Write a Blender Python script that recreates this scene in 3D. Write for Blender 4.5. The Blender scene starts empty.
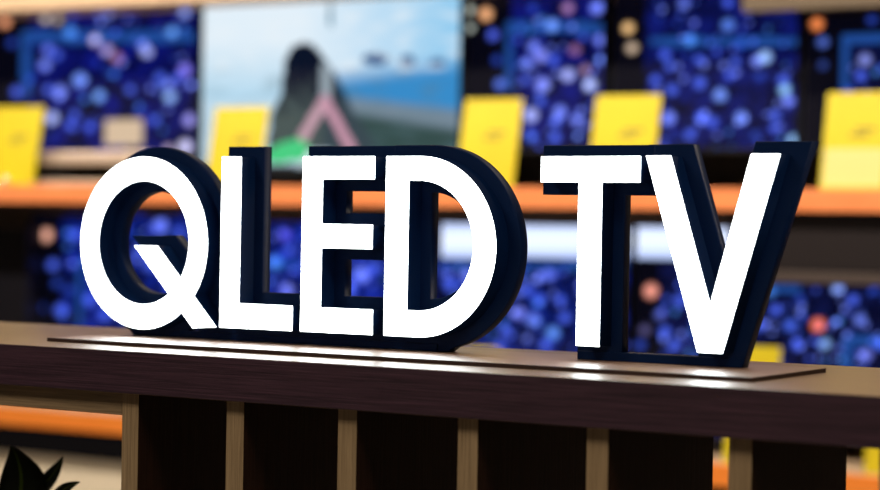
import bpy, bmesh, math, random
from mathutils import Vector, noise
random.seed(7)
sc = bpy.context.scene
COL = sc.collection

# ------------------------------------------------------------------ camera
ZO = 1.22                       # height of the sign's centre line above the floor
TH, PI_, RO = 0.5554, 0.0088, 0.0175
F = 2100.0
FW = Vector((-math.sin(TH)*math.cos(PI_), math.cos(TH)*math.cos(PI_), -math.sin(PI_)))
R0 = Vector((math.cos(TH), math.sin(TH), 0)); U0 = R0.cross(FW)
RT = R0*math.cos(RO)+U0*math.sin(RO); UP = U0*math.cos(RO)-R0*math.sin(RO)
CAM = -2.8*FW + Vector((0, 0, ZO))
def at(u, v, y):
    """point of the vertical plane Y=y that is seen at photo position (u, v)"""
    d = FW+RT*((u-440)/F)+UP*((245-v)/F)
    return CAM+d*((y-CAM.y)/d.y)
def px(P):
    d = Vector(P)-CAM; z = d.dot(FW)
    return 440+F*d.dot(RT)/z, 245-F*d.dot(UP)/z

cd = bpy.data.cameras.new('camera'); cam = bpy.data.objects.new('camera', cd); COL.objects.link(cam)
from mathutils import Matrix
M = Matrix((RT, UP, -FW)).transposed().to_4x4(); M.translation = CAM
cam.matrix_world = M
cd.sensor_width = 36; cd.lens = F*36/880
cd.clip_start = .05; cd.clip_end = 60
cd.dof.use_dof = True; cd.dof.focus_distance = 2.78; cd.dof.aperture_fstop = 2.7
sc.camera = cam
sc.view_settings.view_transform = 'Standard'; sc.view_settings.look = 'None'
sc.view_settings.exposure = 0; sc.view_settings.gamma = 1; sc.view_settings.use_curve_mapping = False

# ------------------------------------------------------------------ materials
def mat(name, color, rough=.5, metal=0, spec=.5, coat=0, emit=None, strength=0):
    m = bpy.data.materials.new(name); m.use_nodes = True
    b = m.node_tree.nodes['Principled BSDF']
    b.inputs['Base Color'].default_value = (*color, 1); b.inputs['Roughness'].default_value = rough
    b.inputs['Metallic'].default_value = metal; b.inputs['Specular IOR Level'].default_value = spec
    b.inputs['Coat Weight'].default_value = coat
    if emit: b.inputs['Emission Color'].default_value = (*emit, 1); b.inputs['Emission Strength'].default_value = strength
    return m
def noise_mat(name, c1, c2, scale=(1, 1, 1), nscale=8, rough=.5, bump=.05, spec=.5, detail=6, lo=.3, hi=.7):
    m = mat(name, c1, rough, spec=spec); nt = m.node_tree; b = nt.nodes['Principled BSDF']
    tc = nt.nodes.new('ShaderNodeTexCoord'); mp = nt.nodes.new('ShaderNodeMapping'); mp.inputs['Scale'].default_value = scale
    nz = nt.nodes.new('ShaderNodeTexNoise'); nz.inputs['Scale'].default_value = nscale; nz.inputs['Detail'].default_value = detail
    nz.inputs['Roughness'].default_value = .65
    cr = nt.nodes.new('ShaderNodeValToRGB'); cr.color_ramp.elements[0].position = lo; cr.color_ramp.elements[1].position = hi
    cr.color_ramp.elements[0].color = (*c1, 1); cr.color_ramp.elements[1].color = (*c2, 1)
    bp = nt.nodes.new('ShaderNodeBump'); bp.inputs['Strength'].default_value = bump; bp.inputs['Distance'].default_value = .002
    L = nt.links.new
    L(tc.outputs['Object'], mp.inputs['Vector']); L(mp.outputs[0], nz.inputs['Vector']); L(nz.outputs['Fac'], cr.inputs[0])
    L(cr.outputs[0], b.inputs['Base Color']); L(nz.outputs['Fac'], bp.inputs['Height']); L(bp.outputs[0], b.inputs['Normal'])
    return m
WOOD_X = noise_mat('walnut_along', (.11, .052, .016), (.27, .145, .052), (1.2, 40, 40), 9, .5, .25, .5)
WOOD_FASCIA = noise_mat('walnut_fascia_light_tint', (.018, .008, .015), (.066, .030, .048), (1.0, 60, 60), 9, .42, .3, lo=.35, hi=.72)  # purple cast of the bluish light is mixed into the wood colour
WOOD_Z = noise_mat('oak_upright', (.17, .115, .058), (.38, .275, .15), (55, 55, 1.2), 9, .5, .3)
WOOD_SHADE = noise_mat('painted_shade_side', (.009, .003, .0012), (.022, .008, .0035), (30, 30, 1.0), 9, .6, .3, .12)  # shade on the right sides of the fins, put into the colour
BOARD = noise_mat('sign_board_wood', (.15, .075, .045), (.32, .19, .115), (1.2, 40, 40), 9, .47, .12, 1.0)
BLACK = mat('gloss_navy_casing', (.002, .011, .048), .42, spec=.08)
RET = mat('matt_letter_return', (.002, .013, .056), .6, spec=.04)
FACE = mat('lit_acrylic', (.9, .95, 1), .3, emit=(.90, .98, 1.0), strength=9)
for _m in (WOOD_X, BOARD):
    _q = _m.node_tree.nodes['Principled BSDF']; _q.inputs['Coat Weight'].default_value = .7; _q.inputs['Coat Roughness'].default_value = .3
EDGE = mat('board_dark_edge', (.022, .008, .006), .5)
DARKP = mat('black_plastic', (.006, .006, .010), .35)
BEZEL = mat('tv_bezel', (.010, .012, .02), .3)
YEL = noise_mat('yellow_card_paper', (.55, .44, .000), (.60, .52, .004), (1, 1, 1), 4, .45, 0)
PRINT = mat('card_print', (.22, .18, .02), .6)
CARD_REFLECTION = mat('card_reflection_paint', (.62, .60, .22), .4)
ORANGE = noise_mat('orange_laminate', (.80, .24, .085), (.92, .32, .12), (1, 8, 8), 5, .4, .02)
ORANGE2 = noise_mat('deep_orange_laminate', (.90, .24, .028), (.98, .31, .05), (1, 8, 8), 5, .4, .02)
TAN = noise_mat('tan_laminate', (.50, .36, .24), (.60, .45, .30), (1, 8, 8), 5, .5, .02)
DGREY = noise_mat('dark_back_panel', (.012, .010, .013), (.022, .018, .021), (1, 1, 1), 3, .6, .02)
BROWN = mat('brown_panel', (.06, .045, .042), .5)
CREAM = noise_mat('cream_laminate', (.84, .76, .60), (.90, .82, .66), (1, 1, 1), 3, .5, .02)
SILVER = mat('silver_plastic', (.60, .50, .42), .35, metal=.2)
WALLM = noise_mat('painted_wall', (.10, .09, .09), (.13, .12, .12), (1, 1, 1), 6, .8, .05)
CEILM = noise_mat('ceiling_tile', (.28, .28, .28), (.34, .34, .34), (1, 1, 1), 6, .9, .05)
FLOORM = noise_mat('floor_tile', (.20, .18, .16), (.30, .27, .24), (1, 1, 1), 5, .35, .05)
LEAF = noise_mat('leaf_green', (.006, .016, .005), (.014, .034, .007), (1, 1, 1), 20, .5, .1)
RIB = mat('leaf_midrib', (.14, .24, .02), .5)
STEM = mat('plant_stem', (.03, .06, .015), .6)
POT = noise_mat('pot_ceramic', (.30, .28, .26), (.36, .34, .32), (1, 1, 1), 6, .5, .05)
SOIL = noise_mat('potting_soil', (.02, .012, .008), (.05, .03, .02), (1, 1, 1), 60, .9, .5)
DIFF = mat('lamp_diffuser', (1, 1, 1), .5, emit=(1, .85, .68), strength=8)
SCR = bpy.data.materials.new('screen_picture'); SCR.use_nodes = True
_b = SCR.node_tree.nodes['Principled BSDF']; _b.inputs['Base Color'].default_value = (.005, .005, .007, 1); _b.inputs['Roughness'].default_value = .12; _b.inputs['Specular IOR Level'].default_value = .25
_a = SCR.node_tree.nodes.new('ShaderNodeVertexColor'); _a.layer_name = 'picture'
SCR.node_tree.links.new(_a.outputs['Color'], _b.inputs['Emission Color']); _b.inputs['Emission Strength'].default_value = 1.0

# ------------------------------------------------------------------ builders
def link(name, me, m, parent=None):
    o = bpy.data.objects.new(name, me); COL.objects.link(o)
    for k in (m if isinstance(m, (list, tuple)) else [m]):
        if k: me.materials.append(k)
    if parent: o.parent = parent; o.matrix_parent_inverse = Matrix.Translation(-parent.location)
    return o
def thing(name, label, cat, loc, group=None):
    o = bpy.data.objects.new(name, None); COL.objects.link(o); o.location = loc; o.empty_display_size = .05
    o['label'] = label; o['category'] = cat
    if group: o['group'] = group
    return o
def tag(o, label, cat, group=None):
    o['label'] = label; o['category'] = cat
    if group: o['group'] = group
    return o
def add_box(bm, x0, x1, y0, y1, z0, z1, mi=0):
    vs = [bm.verts.new((x, y, z)) for x in (x0, x1) for y in (y0, y1) for z in (z0, z1)]
    for f in ((0, 1, 3, 2), (4, 6, 7, 5), (0, 4, 5, 1), (2, 3, 7, 6), (0, 2, 6, 4), (1, 5, 7, 3)):
        fc = bm.faces.new([vs[i] for i in f]); fc.material_index = mi
def finish(bm, name, m, parent=None, bev=0, smooth=False, kind=None):
    bmesh.ops.recalc_face_normals(bm, faces=bm.faces)
    if bev: bmesh.ops.bevel(bm, geom=list(bm.edges), offset=bev, segments=2, affect='EDGES', profile=.5, clamp_overlap=True)
    me = bpy.data.meshes.new(name); bm.to_mesh(me); bm.free()
    if smooth:
        for p in me.polygons: p.use_smooth = True
    o = link(name, me, m, parent)
    if kind: o['kind'] = kind
    return o
def box(name, x0, x1, y0, y1, z0, z1, m, parent=None, bev=.002, kind=None):
    bm = bmesh.new(); add_box(bm, x0, x1, y0, y1, z0, z1)
    return finish(bm, name, m, parent, bev, kind=kind)
def lathe(bm, prof, cx, cy, n=28, mi=0):
    rings = [[bm.verts.new((cx+r*math.cos(2*math.pi*i/n), cy+r*math.sin(2*math.pi*i/n), z)) for i in range(n)] for r, z in prof]
    for a, b in zip(rings, rings[1:]):
        for i in range(n):
            bm.faces.new((a[i], a[(i+1) % n], b[(i+1) % n], b[i])).material_index = mi
    for r in (rings[0], rings[-1]): bm.faces.new(r).material_index = mi
def tube(bm, pts, radii, n=8, mi=0):
    rings = []
    for i, p in enumerate(pts):
        a = pts[max(i-1, 0)]; b = pts[min(i+1, len(pts)-1)]
        t = (Vector(b)-Vector(a)).normalized(); s = t.cross(Vector((0, 1, 0.01))).normalized(); w = t.cross(s)
        rings.append([bm.verts.new(Vector(p)+(s*math.cos(2*math.pi*k/n)+w*math.sin(2*math.pi*k/n))*radii[i]) for k in range(n)])
    for a, b in zip(rings, rings[1:]):
        for k in range(n): bm.faces.new((a[k], a[(k+1) % n], b[(k+1) % n], b[k])).material_index = mi
    bm.faces.new(rings[0]).material_index = mi; bm.faces.new(rings[-1]).material_index = mi

# ------------------------------------------------------------------ room
def struct(name, x0, x1, y0, y1, z0, z1, m): return box(name, x0, x1, y0, y1, z0, z1, m, None, 0, 'structure')
struct('floor', -9, 5, -4.5, 4.5, -.1, 0, FLOORM)
struct('ceiling', -9, 5, -4.5, 4.5, 3.1, 3.2, CEILM)
struct('wall_back', -9, 5, 4.5, 4.6, 0, 3.1, WALLM)
struct('wall_front', -9, 5, -4.6, -4.5, 0, 3.1, WALLM)
struct('wall_left', -9.1, -9, -4.5, 4.5, 0, 3.1, WALLM)
struct('wall_right', 5, 5.1, -4.5, 4.5, 0, 3.1, WALLM)

# ------------------------------------------------------------------ counter
ZT = ZO-.1499; ZF = ZO-.2067
CX0, CX1 = -1.62, 1.35
ct = thing('display_counter', 'long brown wooden counter with thick top and open vertical fins, under the lit sign', 'counter', (0, 0, 0))
bm = bmesh.new(); add_box(bm, CX0, CX1, -.2087, .2564, ZF, ZT)
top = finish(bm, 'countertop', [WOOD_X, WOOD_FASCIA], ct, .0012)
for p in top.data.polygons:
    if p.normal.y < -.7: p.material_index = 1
r = box('rail', CX0+.03, -.379, -.196, -.166, ZO-.2375, ZF, WOOD_Z, ct, .001)
r.data.materials[0] = noise_mat('oak_rail', (.13, .09, .048), (.28, .20, .11), (1.2, 50, 50), 9, .5, .3)
FY = at(0, 0, 0) and None
def fin_depth():
    y = -.15
    while px((.5365, y, ZO-.235))[0] < 846: y += .001
    return y
FD = fin_depth()
x = -.378
for k in range(9):
    w = .0287
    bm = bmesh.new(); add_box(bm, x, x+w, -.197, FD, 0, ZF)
    o = finish(bm, 'fin', [WOOD_Z, WOOD_SHADE], ct, .0008)
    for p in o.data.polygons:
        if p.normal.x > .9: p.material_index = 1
    if k == 0: o['label'] = 'upright wooden fin with pale front edge and side darkened by painted shade'
    x += .1768 if k != 4 else .1800
box('end_panel', CX0+.03, CX0+.06, -.19, .22, 0, ZF, WOOD_Z, ct, .001)

# ------------------------------------------------------------------ sign
SZ = ZO
BZ = ZO-.1445
sign = thing('illuminated_sign', 'illuminated white QLED TV letter sign with black casings on the wooden counter', 'sign', (0, 0, ZT))
bb = box('base_board', -.5885, .5022, -.1163, .1133, ZT, BZ, [BOARD, EDGE], sign, 0)
for p in bb.data.polygons:
    if abs(p.normal.z) < .5: p.material_index = 1

def area(p): return .5*sum(p[i][0]*p[(i+1) % len(p)][1]-p[(i+1) % len(p)][0]*p[i][1] for i in range(len(p)))
def offset(p, m):
    """mitred outward offset (m<0 inwards) of a simple outline"""
    if area(p) < 0: p = p[::-1]
    out = []; n = len(p)
    for i in range(n):
        a, b, c = Vector(p[i-1]), Vector(p[i]), Vector(p[(i+1) % n])
        d1 = (b-a).normalized(); d2 = (c-b).normalized()
        n1 = Vector((d1.y, -d1.x)); n2 = Vector((d2.y, -d2.x))
        k = 1+n1.dot(n2)
        v = (n1+n2)/max(k, .35)*m
        out.append(((b+v).x, (b+v).y))
    return out
def ell(cx, cz, rx, rz, n=72, a0=0, a1=360):
    full = abs(a1-a0) == 360
    return [(cx+rx*math.cos(math.radians(a0+(a1-a0)*i/(n if full else n-1))), cz+rz*math.sin(math.radians(a0+(a1-a0)*i/(n if full else n-1)))) for i in range(n)]
def prism(bm, outlines, y0, y1, bev=0, mi=0):
    cu = bpy.data.curves.new('tmp', 'CURVE'); cu.dimensions = '2D'; cu.fill_mode = 'BOTH'
    cu.extrude = (y1-y0)/2-bev; cu.bevel_depth = bev; cu.bevel_resolution = 1; cu.offset = -bev
    for ol in outlines:
        s = cu.splines.new('POLY'); s.points.add(len(ol)-1); s.use_cyclic_u = True
        for i, (a, b) in enumerate(ol): s.points[i].co = (a, b, 0, 1)
    o = bpy.data.objects.new('tmp', cu); COL.objects.link(o)
    dg = bpy.context.evaluated_depsgraph_get(); dg.update()
    me = bpy.data.meshes.new_from_object(o.evaluated_get(dg))
    me.transform(Matrix.Translation((0, (y0+y1)/2, SZ)) @ Matrix.Rotation(math.pi/2, 4, 'X'))
    n0 = len(bm.faces); bm.from_mesh(me); bm.faces.ensure_lookup_table()
    for f in bm.faces[n0:]: f.material_index = mi
    bpy.data.objects.remove(o); bpy.data.curves.remove(cu); bpy.data.meshes.remove(me)
MG = .0144
def clampf(ol, x0, x1):
    r = []
    for a, b in ol:
        if b < -.1385: b = -.1445
        r.append((min(max(a, x0), x1), max(b, -.1445)))
    return r
GAPY = .034
def letter(ch, shapes, x0=-9, x1=9, dy=0, extra=(), cas=None):
    """shapes: list of (outer outline, [hole outlines])"""
    bm = bmesh.new()
    for k, (o, hs) in enumerate(shapes):
        e = k*.0003
        prism(bm, [offset(o, -.0016)]+[offset(h, .0016) for h in hs], .0012+e, GAPY, mi=1)                            # narrow black box behind the lit face
        prism(bm, [clampf(cas or offset(o, MG), x0, x1)]+[offset(h, -MG) for h in hs], .034+dy+e, .0524+dy, .0012)
    for o in extra: prism(bm, [o], .0335+dy, .052+dy, .0006)
    lt = finish(bm, 'letter', [BLACK, RET], sign)
    lt['label'] = 'letter %s with lit white face' % ch
    bm = bmesh.new()
    for k, (o, hs) in enumerate(shapes): prism(bm, [offset(o, -.0014)]+[offset(h, .0010) for h in hs], 0+k*.0002, .0011)
    finish(bm, 'letter_face', FACE, lt)
zt, zb = .1200, -.1258
letter('Q', [(ell(-.5115, -.0070, .1205, .1270, 96), [ell(-.5110, -.0065, .0845, .0895, 80)]),
             ([(-.5300, -.0100), (-.4840, -.0093), (-.3712, -.1257), (-.4168, -.1287)], [])])
letter('L', [([(-.3690, zb), (-.2395, zb), (-.2395, -.0882), (-.3328, -.0882), (-.3328, zt), (-.3690, zt)], [])], x1=-.2335, dy=.0004)
letter('E', [([(-.2278, zb), (-.1050, zb), (-.1050, -.0888), (-.1915, -.0888), (-.1915, -.0090), (-.1075, -.0090), (-.1075, .0268),
               (-.1915, .0268), (-.1915, .0860), (-.1055, .0860), (-.1055, zt), (-.2278, zt)], [])], x0=-.2425, x1=-.0970, dy=.0008)
dout = [(-.0892, zt), (-.0892, zb)]+ell(-.0330, -.0029, .1205, .1229, 48, -90, 90)
din = [(-.0500, .0848), (-.0500, -.0878)]+ell(-.0330, -.0015, .0835, .0863, 40, -90, 90)
letter('D', [(dout, [din])], x0=-.0970, dy=.0003,
       cas=[(-.0970, zt+.0150), (-.0970, -.1445)]+ell(-.0330, -.0040, .1380, .1390, 48, -90, 90))
letter('T', [([(.2060, -.1262), (.2422, -.1262), (.2422, .0832), (.2960, .0832), (.2960, .1190), (.1505, .1190), (.1505, .0832), (.2060, .0832)], [])], x1=.2985)
letter('V', [([(.3770, -.1270), (.4125, -.1270), (.4845, .1212), (.4440, .1212), (.3938, -.0640), (.3375, .1195), (.3008, .1195)], [])], x0=.2865, dy=.0004,
       cas=[(.3665, -.1445), (.4235, -.1445), (.5110, .1366), (.4350, .1366), (.3950, -.0080), (.3515, .1338), (.2880, .1338)])
def plinth(x0, x1, zt_):
    bm = bmesh.new(); add_box(bm, x0, x1, .0322, .0540, BZ, ZO+zt_); finish(bm, 'plinth', BLACK, sign, .0006)
plinth(-.530, -.022, -.1340); plinth(.1925, .4225, -.1330)

# ------------------------------------------------------------------ pictures on the screens
def lin(c): return tuple(((v/255)/12.92 if v/255 <= .04045 else ((v/255+.055)/1.055)**2.4) for v in c)
B1 = (70, 95, 225); B2 = (120, 140, 255); B3 = (170, 180, 255); TQ = (70, 130, 215); DM = (35, 60, 160)
SPOTS = [
 (46,18,6,(215,200,170)),(58,20,5,(190,175,150)),(109,13,7,(110,130,225)),(185,12,7,(140,160,240)),(5,22,7,(250,165,120)),(12,43,6,DM),(17,92,7,B1),
 (95,40,6,(215,195,235)),(107,50,7,(175,150,200)),(117,58,6,(170,120,165)),(147,52,7,B3),(143,45,6,B2),(48,50,7,(95,115,230)),(45,65,7,B2),(57,55,6,B1),
 (70,32,8,TQ),(80,80,9,(115,150,250)),(60,92,8,B2),(48,90,6,B1),(99,96,7,(120,170,255)),(170,97,7,(150,190,255)),(168,85,6,B2),(160,78,7,B1),
 (185,70,8,(135,125,240)),(178,78,6,B1),(190,120,8,(160,155,240)),(172,32,7,(95,145,215)),(75,115,6,B1),(52,118,8,(170,180,235)),(70,125,6,B1),(90,127,6,B1),(30,80,6,DM),
 (110,72,6,DM),(130,90,6,B1),(140,110,6,DM),(155,120,6,B1),
 (185,147,9,(210,205,235)),(168,150,6,(190,170,190)),
 (486,14,8,(255,185,130)),(469,10,6,(210,215,200)),(470,28,5,(190,200,190)),  # pale pair paints a vertical highlight into the left of this picture
 (568,8,7,(165,120,170)),(597,8,8,B2),(533,8,6,DM),(552,25,8,(110,150,245)),(493,35,7,(75,95,225)),(497,60,6,DM),(500,84,7,(85,115,225)),
 (534,47,7,B2),(541,56,8,(135,145,255)),(527,63,7,B2),(553,60,7,B1),(575,50,7,(140,95,125)),(585,70,6,(155,120,130)),(568,75,8,B3),(543,85,9,(135,150,255)),
 (590,85,8,(185,200,255)),(602,60,7,B2),(600,40,7,B2),(531,115,9,B3),(560,112,8,B2),(556,122,7,B1),(577,120,7,B2),(532,137,6,B1),(555,138,7,B1),(540,100,6,B1),(525,80,6,B1),
 (628,28,7,(255,205,140)),(632,48,7,(205,180,155)),
 (684,4,7,(95,115,215)),(728,2,6,B1),(728,25,8,(85,125,225)),(690,40,7,TQ),(665,55,7,B1),(670,66,6,B1),(765,57,8,(160,200,255)),(757,61,7,B2),(720,95,8,(115,150,245)),
 (700,83,8,B1),(672,90,7,B1),(741,118,8,(115,145,245)),(669,118,8,B2),(702,118,8,B1),(785,90,7,(150,205,255)),(788,101,7,B2),(783,80,7,B1),(712,122,7,B1),
 (793,140,7,(150,200,250)),(775,115,7,B1),(760,76,6,DM),(775,128,6,B1),(740,45,6,DM),(735,62,6,B1),(700,60,6,B1),(690,135,7,B1),(755,135,6,DM),(730,75,6,B1),(655,80,6,B1),
 (817,24,8,(250,140,75)),(823,42,7,(75,100,190)),(823,65,6,(40,60,130)),(865,60,8,(125,135,215)),(861,76,7,B1),(850,90,6,DM),(872,20,6,DM),
 (46,235,8,(255,185,160)),(53,265,7,B1),(57,283,6,DM),(61,310,8,B1),(40,308,6,DM),(75,235,7,B1),(90,300,8,B1),(105,315,7,B1),(70,290,6,DM),
 (160,226,9,(110,130,250)),(180,232,6,B1),(150,265,8,B1),(170,285,8,(60,90,240)),(140,250,7,B1),(285,235,7,(90,85,230)),(275,262,8,TQ),(287,290,8,(120,130,230)),(290,250,6,B1),
 (362,275,9,B2),(375,268,7,B1),(350,290,7,B1),(450,285,8,B1),(460,300,8,(110,130,235)),(440,270,7,B1),(467,275,7,B2),
 (549,275,8,(95,115,230)),(540,300,7,B1),(533,320,8,(105,130,235)),(519,313,8,(115,125,220)),(505,330,7,B1),(553,333,8,(95,145,235)),(527,290,7,B1),(560,300,6,B1),(565,318,7,B1),(545,345,7,B1),(500,345,6,B1),
 (651,291,9,(250,160,140)),(660,315,7,(75,85,160)),(665,332,7,B1),(680,300,7,B1),(645,330,7,(80,75,120)),(640,345,7,DM),(675,345,7,B1),
 (818,325,9,(255,125,85)),(838,288,7,(125,155,215)),(853,300,7,B1),(860,320,8,(95,115,215)),(825,344,7,(130,170,235)),(790,325,8,(65,95,215)),(776,310,7,B1),(770,292,7,(60,110,190)),
 (798,345,7,B1),(866,355,8,(105,115,215)),(760,325,7,B1),(745,340,7,B1),(800,300,6,DM),(875,290,6,DM),(880,345,7,B1),
]
rs = random.Random(3)
def in_rect(u, v, r): return r[0] <= u <= r[2] and r[1] <= v <= r[3]
def bokeh(u, v, base, inside, frames, dark=None, spots=SPOTS, rnd=()):
    if inside is None or in_rect(u, v, inside):
        n = noise.noise((u/17, v/17, 3))*.9+noise.noise((u/8, v/8, 9))*.7
        c = mix(lin((3, 5, 30)), [min(1, q*3.4) for q in lin(base)], .36+n*.9)
    else: c = list(lin((3, 4, 16)))
    for (x0, y0, x1, y1) in frames:
        if x0 <= u <= x1 and y0 <= v <= y1: c = list(lin((30, 74, 150)))
    if 104 <= u <= 142 and 120 <= v <= 145: return lin((216, 190, 160))
    for (x, y, r, col) in list(spots)+list(rnd):
        d = math.hypot(u-x, v-y)
        r *= .84
        if d < r:
            k = 1.25*(1-(d/r)**4); l = lin(col)
            for i in range(3): c[i] += l[i]*k
    return c
def mix(a, b, t): t = min(max(t, 0), 1); return [a[i]*(1-t)+b[i]*t for i in range(3)]
def seg(u, v, a, b):
    ax, ay = a; bx, by = b; t = max(0, min(1, ((u-ax)*(bx-ax)+(v-ay)*(by-ay))/((bx-ax)**2+(by-ay)**2)))
    return math.hypot(u-ax-t*(bx-ax), v-ay-t*(by-ay))
def poly_in(u, v, P):
    r = False
    for i in range(len(P)):
        x1, y1 = P[i-1]; x2, y2 = P[i]
        if (y1 > v) != (y2 > v) and u < (x2-x1)*(v-y1)/(y2-y1)+x1: r = not r
    return r
ROCK = [(268,150),(271,115),(281,95),(285,60),(292,47),(303,42),(314,45),(322,55),(330,66),(340,82),(352,110),(368,132),(376,150)]
def seaside(u, v):
    sky = mix(lin((226, 240, 250)), lin((150, 205, 240)), (u-300)/150)
    c = mix(sky, lin((178, 216, 238)), (v-40)/60) if u < 300 else sky
    if u > 330:
        c = mix(c, lin((50, 138, 200)), (v-52-(450-u)*.12)/22)
        if v > 95+(u-350)*.12: c = mix(c, lin((115, 135, 150)), (v-92-(u-350)*.12)/10)
        if v > 112+(u-370)*.16: c = mix(c, lin((48, 74, 72)), (v-112-(u-370)*.16)/8)
        for (x, y, a, b) in ((376,59,13,6),(408,61,7,6),(437,63,7,4)):
            if ((u-x)/a)**2+((v-y)/b)**2 < 1: c = list(lin((30, 75, 130)))
    elif v > 100: c = mix(c, lin((205, 222, 232)), .5)
    if seg(u, v, (330,0),(331,25)) < 2: c = list(lin((90, 130, 150)))
    w_ = noise.noise((u/26, v/9, 1))
    c = mix(c, lin((235, 243, 248)), max(0, w_)*.9) if v < 70 else mix(c, lin((90, 120, 130)), max(0, w_)*.5)
    if poly_in(u, v, ROCK):
        c = mix(lin((8, 18, 38)), lin((70, 84, 84)), (v-78)/40+noise.noise((u/9, v/9, 5))*.7)
        if u > 322: c = mix(c, lin((25, 50, 70)), .5)
    if poly_in(u, v, [(322,62),(330,66),(332,100),(319,98)]): c = list(lin((150, 165, 175)))
    if seg(u, v, (325,100),(302,138)) < 5: c = list(lin((200, 160, 175)))
    if seg(u, v, (325,100),(352,150)) < 5: c = list(lin((200, 150, 170)))
    if poly_in(u, v, [(266,152),(280,143),(300,138),(310,146),(303,160),(268,164)]): c = list(lin((70, 205, 130)))
    if v > 166: c = list(lin((30, 34, 40)))
    return c
def tv(name, label, cat, l, r, t, b, y, paint, group, foot=True, step=2.6, rest=None, bez=.008):
    """television whose front is the rectangle l..r, t..b seen on the plane Y=y"""
    um = (l+r)/2
    x0 = at(l, (t+b)/2, y).x; x1 = at(r, (t+b)/2, y).x; z1 = at(um, t, y).z; z0 = at(um, b, y).z
    T = thing(name, label, cat, ((x0+x1)/2, y, rest if rest is not None else z0), group)
    bm = bmesh.new(); add_box(bm, x0, x1, y+.002, y+.045, z0, z1)
    add_box(bm, x0+.12*(x1-x0), x1-.12*(x1-x0), y+.03, y+.075, z0+.04, z0+.6*(z1-z0))
    finish(bm, 'housing', BEZEL, T, .003)
    nx = max(8, int((r-l)/step)); nz = max(8, int((b-t)/step))
    me = bpy.data.meshes.new('screen'); vs = []; cols = []
    for j in range(nz+1):
        for i in range(nx+1):
            P = Vector((x0+bez+(x1-x0-2*bez)*i/nx, y, z0+bez*1.6+(z1-z0-2.6*bez)*j/nz)); vs.append(P); cols.append(paint(*px(P)))
    me.from_pydata(vs, [], [(j*(nx+1)+i, j*(nx+1)+i+1, (j+1)*(nx+1)+i+1, (j+1)*(nx+1)+i) for j in range(nz) for i in range(nx)])
    ca = me.color_attributes.new('picture', 'FLOAT_COLOR', 'POINT')
    for i, c in enumerate(cols): ca.data[i].color = (c[0], c[1], c[2], 1)
    link('screen', me, SCR, T)
    if foot and rest is not None:
        for s in (.2, .8):
            cx = x0+(x1-x0)*s; bm = bmesh.new()
            add_box(bm, cx-.012, cx+.012, y-.0, y+.03, rest+.012, z0+.01)
            add_box(bm, cx-.015, cx+.015, y-.07, y+.12, rest, rest+.012)
            finish(bm, 'foot', DARKP, T, .002)
    return T

GAP_SHADE = mat('black_gap_shade', (.002, .002, .004), .7, spec=.1)
# ------------------------------------------------------------------ shelving behind
YS = 3.50          # front edge of the shelves
YB = 4.20
def zat(u, v, y): return at(u, v, y).z
SX0, SX1 = -6.8, 1.6
z_mid_t = zat(560, 187.5, YS); z_mid_b = zat(560, 208.5, YS)
z_low_t = zat(719, 464, YS); z_low_b = zat(719, 487, YS)
z_up_b = zat(100, 6, YS)
sh = thing('display_shelving', 'long wall shelving with orange shelf edges carrying the televisions', 'shelf', ((SX0+SX1)/2, YB, 0))
def shelf(z0, z1, edge, m2):
    s = box('shelf_board', SX0, SX1, YS+.02, YB, z0+.01, z1, m2, sh, .002)
    box('shelf_edge', SX0, SX1, YS, YS+.02, z0, z1, edge, s, .002)
shelf(z_mid_b, z_mid_t, ORANGE, TAN); shelf(z_low_b, z_low_t, ORANGE2, TAN); shelf(z_up_b, z_up_b+.06, TAN, TAN)
box('back_panel', SX0, SX1, YB, YB+.03, 0, z_up_b+.5, DGREY, sh, 0)
zc_t = zat(60, 456, YS+.02)
box('base_cabinet', SX0, SX1, YS+.03, YB-.01, .0, zc_t, CREAM, sh, .004)
box('gap_shade_strip', SX0, SX1, YS+.008, YS+.028, zc_t, z_low_b-.001, GAP_SHADE, sh, 0)  # black strip standing in for the shade in the gap under the shelf
box('under_shelf_panel', SX0, at(700, 230, YS).x, YS+.30, YS+.33, z_mid_b-.05, z_mid_b+.01, BROWN, sh, .002)
pr = at(728, 240, YS+.04).x
box('dark_valance', pr, SX1, YS+.04, YS+.06, zat(800, 271, YS+.04), z_mid_b+.01, BROWN, sh, .002).data.materials[0] = mat('dark_valance_board', (.014, .011, .013), .6, spec=.2)
box('valance_trim', pr, SX1, YS+.02, YS+.06, zat(800, 283, YS+.02), zat(800, 272, YS+.02), BROWN, sh, .002)
box('header_panel', at(742, 5, YS+.03).x, SX1, YS+.03, YS+.07, zat(810, 9, YS+.03), z_up_b+.02, BROWN, sh, .002).data.materials[0] = mat('header_board', (.10, .075, .05), .5)

ORD = [(u0+rs.uniform(0, 1), 0, 0, 0) for u0 in ()]
def rnd_spots(l, t, r, b, n, seed):
    q = random.Random(seed); return [(q.uniform(l, r), q.uniform(t, b), q.uniform(2, 4), q.choice([B1, B1, DM, B2, B2, TQ])) for _ in range(int(n*1.9))]
def P(base, inside, frames, rn):
    return lambda u, v: bokeh(u, v, base, inside, frames, rnd=rn)
G1 = 'televisions showing blue lights on the upper shelf'; G2 = 'televisions showing blue lights on the lower shelf'
YT = 3.80
mt = z_mid_t; lt_ = z_low_t
tv('television', 'television with dark blue speckled picture at the far left of the upper shelf', 'television', -60, 196, 13, 158, YT,
   P((4, 8, 72), (28, 14, 200, 160), [(22,31,200,43),(22,31,30,96)], rnd_spots(30,14,196,156,26,1)), G1, rest=mt)
tv('television', 'television showing a bright seaside picture with a dark rock', 'television', 201, 461, -14, 176, YT-.02, seaside, None, rest=mt, step=2.2)
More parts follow.
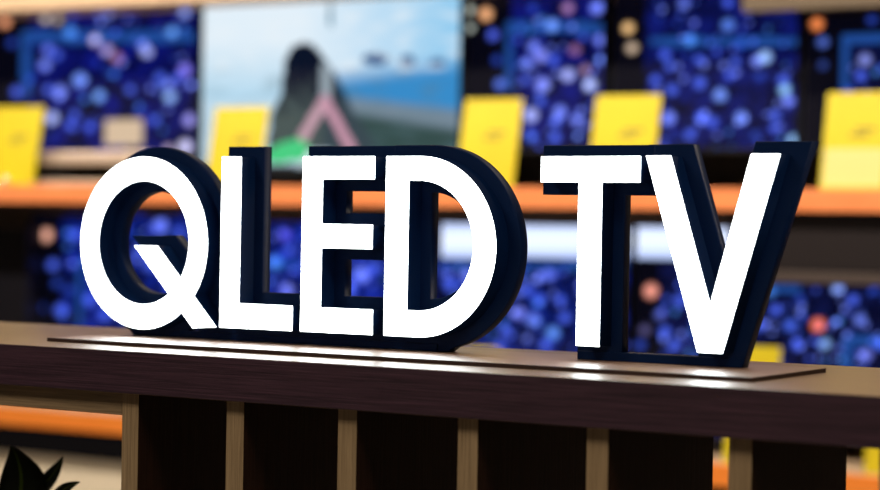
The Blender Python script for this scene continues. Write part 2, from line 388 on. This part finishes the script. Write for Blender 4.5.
tv('television', 'blue-lit television just right of the seaside television', 'television', 465, 604, -16, 152, YT,
   P((5, 9, 72), (512, -16, 606, 152), [(505,22,606,33),(505,22,512,90)], rnd_spots(505,0,604,150,20,2)), G1, rest=mt)
tv('television', 'blue-lit television on the upper shelf above the letters T and V', 'television', 612, 799, -16, 152, YT,
   P((5, 11, 66), (646, -16, 800, 152), [(650,37,800,46)], rnd_spots(645,0,798,150,34,4)), G1, rest=mt)
tv('television', 'blue-lit television at the far right of the upper shelf behind a yellow card', 'television', 803, 1010, 11, 152, YT,
   P((4,8,45), (848, 40, 1010, 152), [(841,34,1010,44),(841,34,849,92)], rnd_spots(850,45,1000,150,20,5)), G1, rest=mt)
tv('television', 'television on the lower shelf seen through and left of the letter Q', 'television', 30, 234, 213, 432, YT,
   P((6,20,92), (62, 214, 236, 440), [(78,262,82,440)], rnd_spots(62,215,232,430,46,6)), G2, rest=lt_)
tv('television', 'television on the lower shelf seen between the letters L and E', 'television', 238, 434, 222, 430, YT,
   P((14,30,120), None, [(272,262,300,268)], rnd_spots(240,222,434,340,40,7)), G2, rest=lt_)
def pale(base, rn, edge):
    def f(u, v):
        if v < 257+(u-440)*.008: 
            return [q*1.35 for q in mix(lin((225, 235, 255)), lin((150, 175, 235)), abs(v-240)/24)]
        return bokeh(u, v, base, None, [(432, 262, 628, 268)], rnd=rn) if not edge else bokeh(u, v, base, (660, 262, 760, 440), [], rnd=rn)
    return f
tv('television', 'television with a pale strip across its picture on the lower shelf behind letter D', 'television', 438, 629, 223, 436, YT,
   pale((5,17,78), rnd_spots(440,262,628,350,40,8), 0), G2, rest=lt_)
tv('television', 'television on the lower shelf seen between the letters T and V', 'television', 633, 744, 225, 440, YT,
   pale((6,10,46), rnd_spots(662,262,744,360,20,9), 1), G2, rest=lt_)
tv('television', 'television with an orange spot in its picture on the lower shelf right of letter V', 'television', 749, 990, 284, 445, YT,
   P((4,7,36), None, [(843,336,990,346),(843,336,851,400),(749,286,800,292)], rnd_spots(750,285,900,370,36,10)), G2, rest=lt_)
# dark carton standing at the left end of the lower row
a = at(-60, 330, 3.7); b = at(26, 330, 3.7)
o = box('dark_cabinet', a.x, b.x, 3.70, 3.79, lt_, zat(0, 226, 3.7), DARKP, None, .004)
tag(o, 'black box at the far left of the lower shelf beside a television', 'box')

# soundbar and low stand in front of the left television
o_x0 = at(42, 156, 3.66).x; o_x1 = at(150, 156, 3.66).x
t_ = thing('soundbar', 'silver beige soundbar in front of the far left television', 'soundbar', ((o_x0+o_x1)/2, 3.68, mt))
box('speaker_body', o_x0, o_x1, 3.64, 3.70, zat(90, 164, 3.66), zat(90, 152, 3.66), SILVER, t_, .006)
for s in (.15, .85):
    cx = o_x0+(o_x1-o_x0)*s; box('support', cx-.03, cx+.03, 3.655, 3.69, mt, zat(90, 164, 3.66)+.002, DARKP, t_, .001)
box('soundbar_plate', o_x0-.02, o_x1+.02, 3.60, 3.71, mt, mt+.018, SILVER, t_, .002)

# yellow price cards leaning back on their clear easel legs
def card(label, ul, ur, vt, vb, y, rest, lean=11, painted_reflection=False, group=None):
    ul += 2; ur -= 3; vt += 4
    um = (ul+ur)/2
    xl = at(ul, (vt+vb)/2, y).x; xr = at(ur, (vt+vb)/2, y).x
    H = (zat(um, vt, y)-rest); a = math.radians(lean); w = xr-xl; cx = (xl+xr)/2
    T = thing('price_card', label, 'price card', (cx, y, rest), group)
    def slab(name, x0, x1, h0, h1, d0, d1, m):
        bm = bmesh.new(); add_box(bm, x0, x1, -d1, -d0, h0, h1)
        for v in bm.verts:
            h = v.co.z; d = v.co.y
            v.co = Vector((cx+v.co.x, y+(h-H/2)*math.tan(a)+d, rest+h+.001))
        finish(bm, name, m, T, 0)
    slab('card_sheet', -w/2, w/2, 0, H, 0, .003, YEL)
    if painted_reflection: slab('painted_reflection', -w*.46, w*.46, .03*H, .42*H, .0032, .0042, CARD_REFLECTION)  # pale slab paints a reflection onto the lower part of the card
    for k, (q0, q1) in enumerate(((-.02, .28), (-.10, .18))):
        slab('printed_line', w*q0, w*q1, H*(.60-.06*k), H*(.635-.06*k), .0032, .004, PRINT)
    bm = bmesh.new(); yb = y+H/2*math.tan(a)+.09
    vs = [bm.verts.new(p) for p in ((cx-.012, y+.25*H*math.tan(a)+.006, rest+.75*H), (cx+.012, y+.25*H*math.tan(a)+.006, rest+.75*H), (cx+.03, yb, rest+.001), (cx-.03, yb, rest+.001))]
    f = bm.faces.new(vs); bmesh.ops.solidify(bm, geom=[f], thickness=.002)
    finish(bm, 'easel_leg', YEL, T, 0)
G3 = 'yellow cards on the upper shelf'; G4 = 'yellow cards on the lower shelf'
yc = YS+.09
card('yellow card at the far left of the upper shelf', -14, 42, 103, 186, yc, mt, group=G3)
card('yellow card standing in front of the seaside television', 209, 267, 103, 186, yc, mt, group=G3)
card('yellow card above letter D, right of the seaside television', 459, 521, 95, 186, yc, mt, group=G3)
card('yellow card between televisions above the letter T', 590, 660, 91, 186, yc, mt, group=G3)
card('yellow card with a reflection painted on its lower half at the far right of the upper shelf', 822, 892, 88, 186, yc, mt, painted_reflection=True, group=G3)
card('yellow card on the lower shelf right of the foot of letter V', 727, 779, 343, 450, yc, lt_, group=G4)
card('yellow card on the lower shelf behind the foot of letter D', 445, 497, 344, 446, yc, lt_, group=G4)
card('yellow card on the lower shelf seen low at the right edge of the counter', 866, 925, 380, 470, yc, lt_, group=G4)
# polished bead added to give the bright dots at the left card
c0 = at(5, 180, YS+.05)
bm = bmesh.new(); bmesh.ops.create_uvsphere(bm, u_segments=16, v_segments=10, radius=.016, matrix=Matrix.Translation((c0.x, c0.y, mt+.016)))
o = finish(bm, 'glint_bead', mat('polished_metal', (.9, .85, .75), .2, metal=1), None, smooth=True)
tag(o, 'small shiny round knob added for bright dots before the far left yellow card', 'bead')

# ------------------------------------------------------------------ plant beside the counter
PY = -.02
base = at(20, 600, PY)
pl = thing('potted_plant', 'dark green broad-leaved potted plant at the lower left beside the counter', 'plant', (base.x, PY, 0))
cx, cy = base.x, PY
bm = bmesh.new(); lathe(bm, [(.10, 0), (.13, .02), (.15, .28), (.155, .30), (.135, .30), (.13, .27)], cx, cy); finish(bm, 'pot', POT, pl, smooth=True)
bm = bmesh.new(); lathe(bm, [(.128, .24), (.128, .272), (.01, .278)], cx, cy); finish(bm, 'soil', SOIL, pl)
def leaf(root, mid, tip, w, tiltv, curl=.0):
    """root > mid > tip: centre line; w: half width; tiltv: direction across the leaf"""
    root, mid, tip, s = Vector(root), Vector(mid), Vector(tip), Vector(tiltv).normalized()
    n = 16; bm = bmesh.new(); rows = []
    prof = lambda t: (math.sin(math.pi*min(1, t**.75))**.9)*(1-.25*t) if 0 < t < 1 else 0
    for i in range(n+1):
        t = i/n; c = root*(1-t)**2+mid*2*t*(1-t)+tip*t*t
        ww = w*prof(t)+.0006
        nrm = (tip-root).normalized().cross(s).normalized()
        rows.append([bm.verts.new(c+s*ww*k+nrm*(abs(k)**1.5)*ww*.35) for k in (-1, -.6, -.07, .07, .6, 1)])
    for a, b in zip(rows, rows[1:]):
        for k in range(5): bm.faces.new((a[k], a[k+1], b[k+1], b[k])).material_index = 1 if k == 2 else 0
    bmesh.ops.solidify(bm, geom=list(bm.faces), thickness=.0012)
    lf = finish(bm, 'leaf', [LEAF, RIB], pl, smooth=True)
    bm = bmesh.new()
    b0 = Vector((cx+(root.x-cx)*.1, cy+(root.y-cy)*.1, .27)); b1 = Vector((cx+(root.x-cx)*.5, cy+(root.y-cy)*.5, .27+(root.z-.27)*.6))
    pts = [b0*(1-t)**2+b1*2*t*(1-t)+root*t*t for t in [i/8 for i in range(9)]]
    tube(bm, pts, [.006-.003*i/8 for i in range(9)]); finish(bm, 'stem', STEM, pl, smooth=True)
def A(u, v, y): return at(u, v, y)
leaf(A(14, 520, PY), A(30, 474, PY-.01), A(11, 446, PY), .040, (RT.x, RT.y, 0.05))
leaf(A(22, 506, PY+.03), A(54, 478, PY+.03), A(63, 457, PY+.04), .0130, (.55, .45, -.62))
leaf(A(46, 512, PY-.04), A(58, 487, PY-.04), A(80, 482, PY-.04), .010, (.3, .2, -.8))
leaf(A(-10, 520, PY+.05), A(-22, 490, PY+.05), A(-30, 470, PY+.06), .026, (.8, .5, .2))
leaf(A(8, 540, PY-.06), A(-4, 510, PY-.1), A(-14, 482, PY-.12), .026, (.8, .5, .3))
leaf(A(40, 560, PY), A(66, 540, PY), A(90, 512, PY), .03, (.6, .5, -.5))

# ------------------------------------------------------------------ lights of the shop
def lamp(x, y, sx, sy, power, col, label, z=3.06, tilt=0):
    T = thing('ceiling_light', label, 'ceiling light', (x, y, 3.1), 'ceiling lights')
    box('frame', x-sx/2-.03, x+sx/2+.03, y-sy/2-.03, y+sy/2+.03, z, 3.1, SILVER, T, .003)
    L = bpy.data.lights.new('ceiling_lamp', 'AREA'); L.shape = 'RECTANGLE'; L.size = sx; L.size_y = sy; L.energy = power; L.color = col
    o = bpy.data.objects.new('ceiling_lamp', L); COL.objects.link(o); o.location = (x, y, z-.012)
    o.rotation_euler = (tilt, 0, 0)
WARM = (1, .84, .66); NEU = (1, .84, .68)
for i, x in enumerate((-5.2, -3.4, -1.6, .2)):
    lamp(x, 2.3, 1.2, .12, 75, WARM, 'long ceiling light in front of the television shelves', tilt=.55)
lamp(-1.2, -1.6, .6, .6, 45, NEU, 'square ceiling light in front of the counter')
lamp(1.6, -1.2, .6, .6, 40, NEU, 'square ceiling light over the right of the aisle')
lamp(.8, 1.4, .6, .12, 14, WARM, 'short ceiling light behind the counter')
w = bpy.data.worlds.new('world'); sc.world = w; w.use_nodes = True
w.node_tree.nodes['Background'].inputs[0].default_value = (.25, .3, .6, 1); w.node_tree.nodes['Background'].inputs[1].default_value = .05
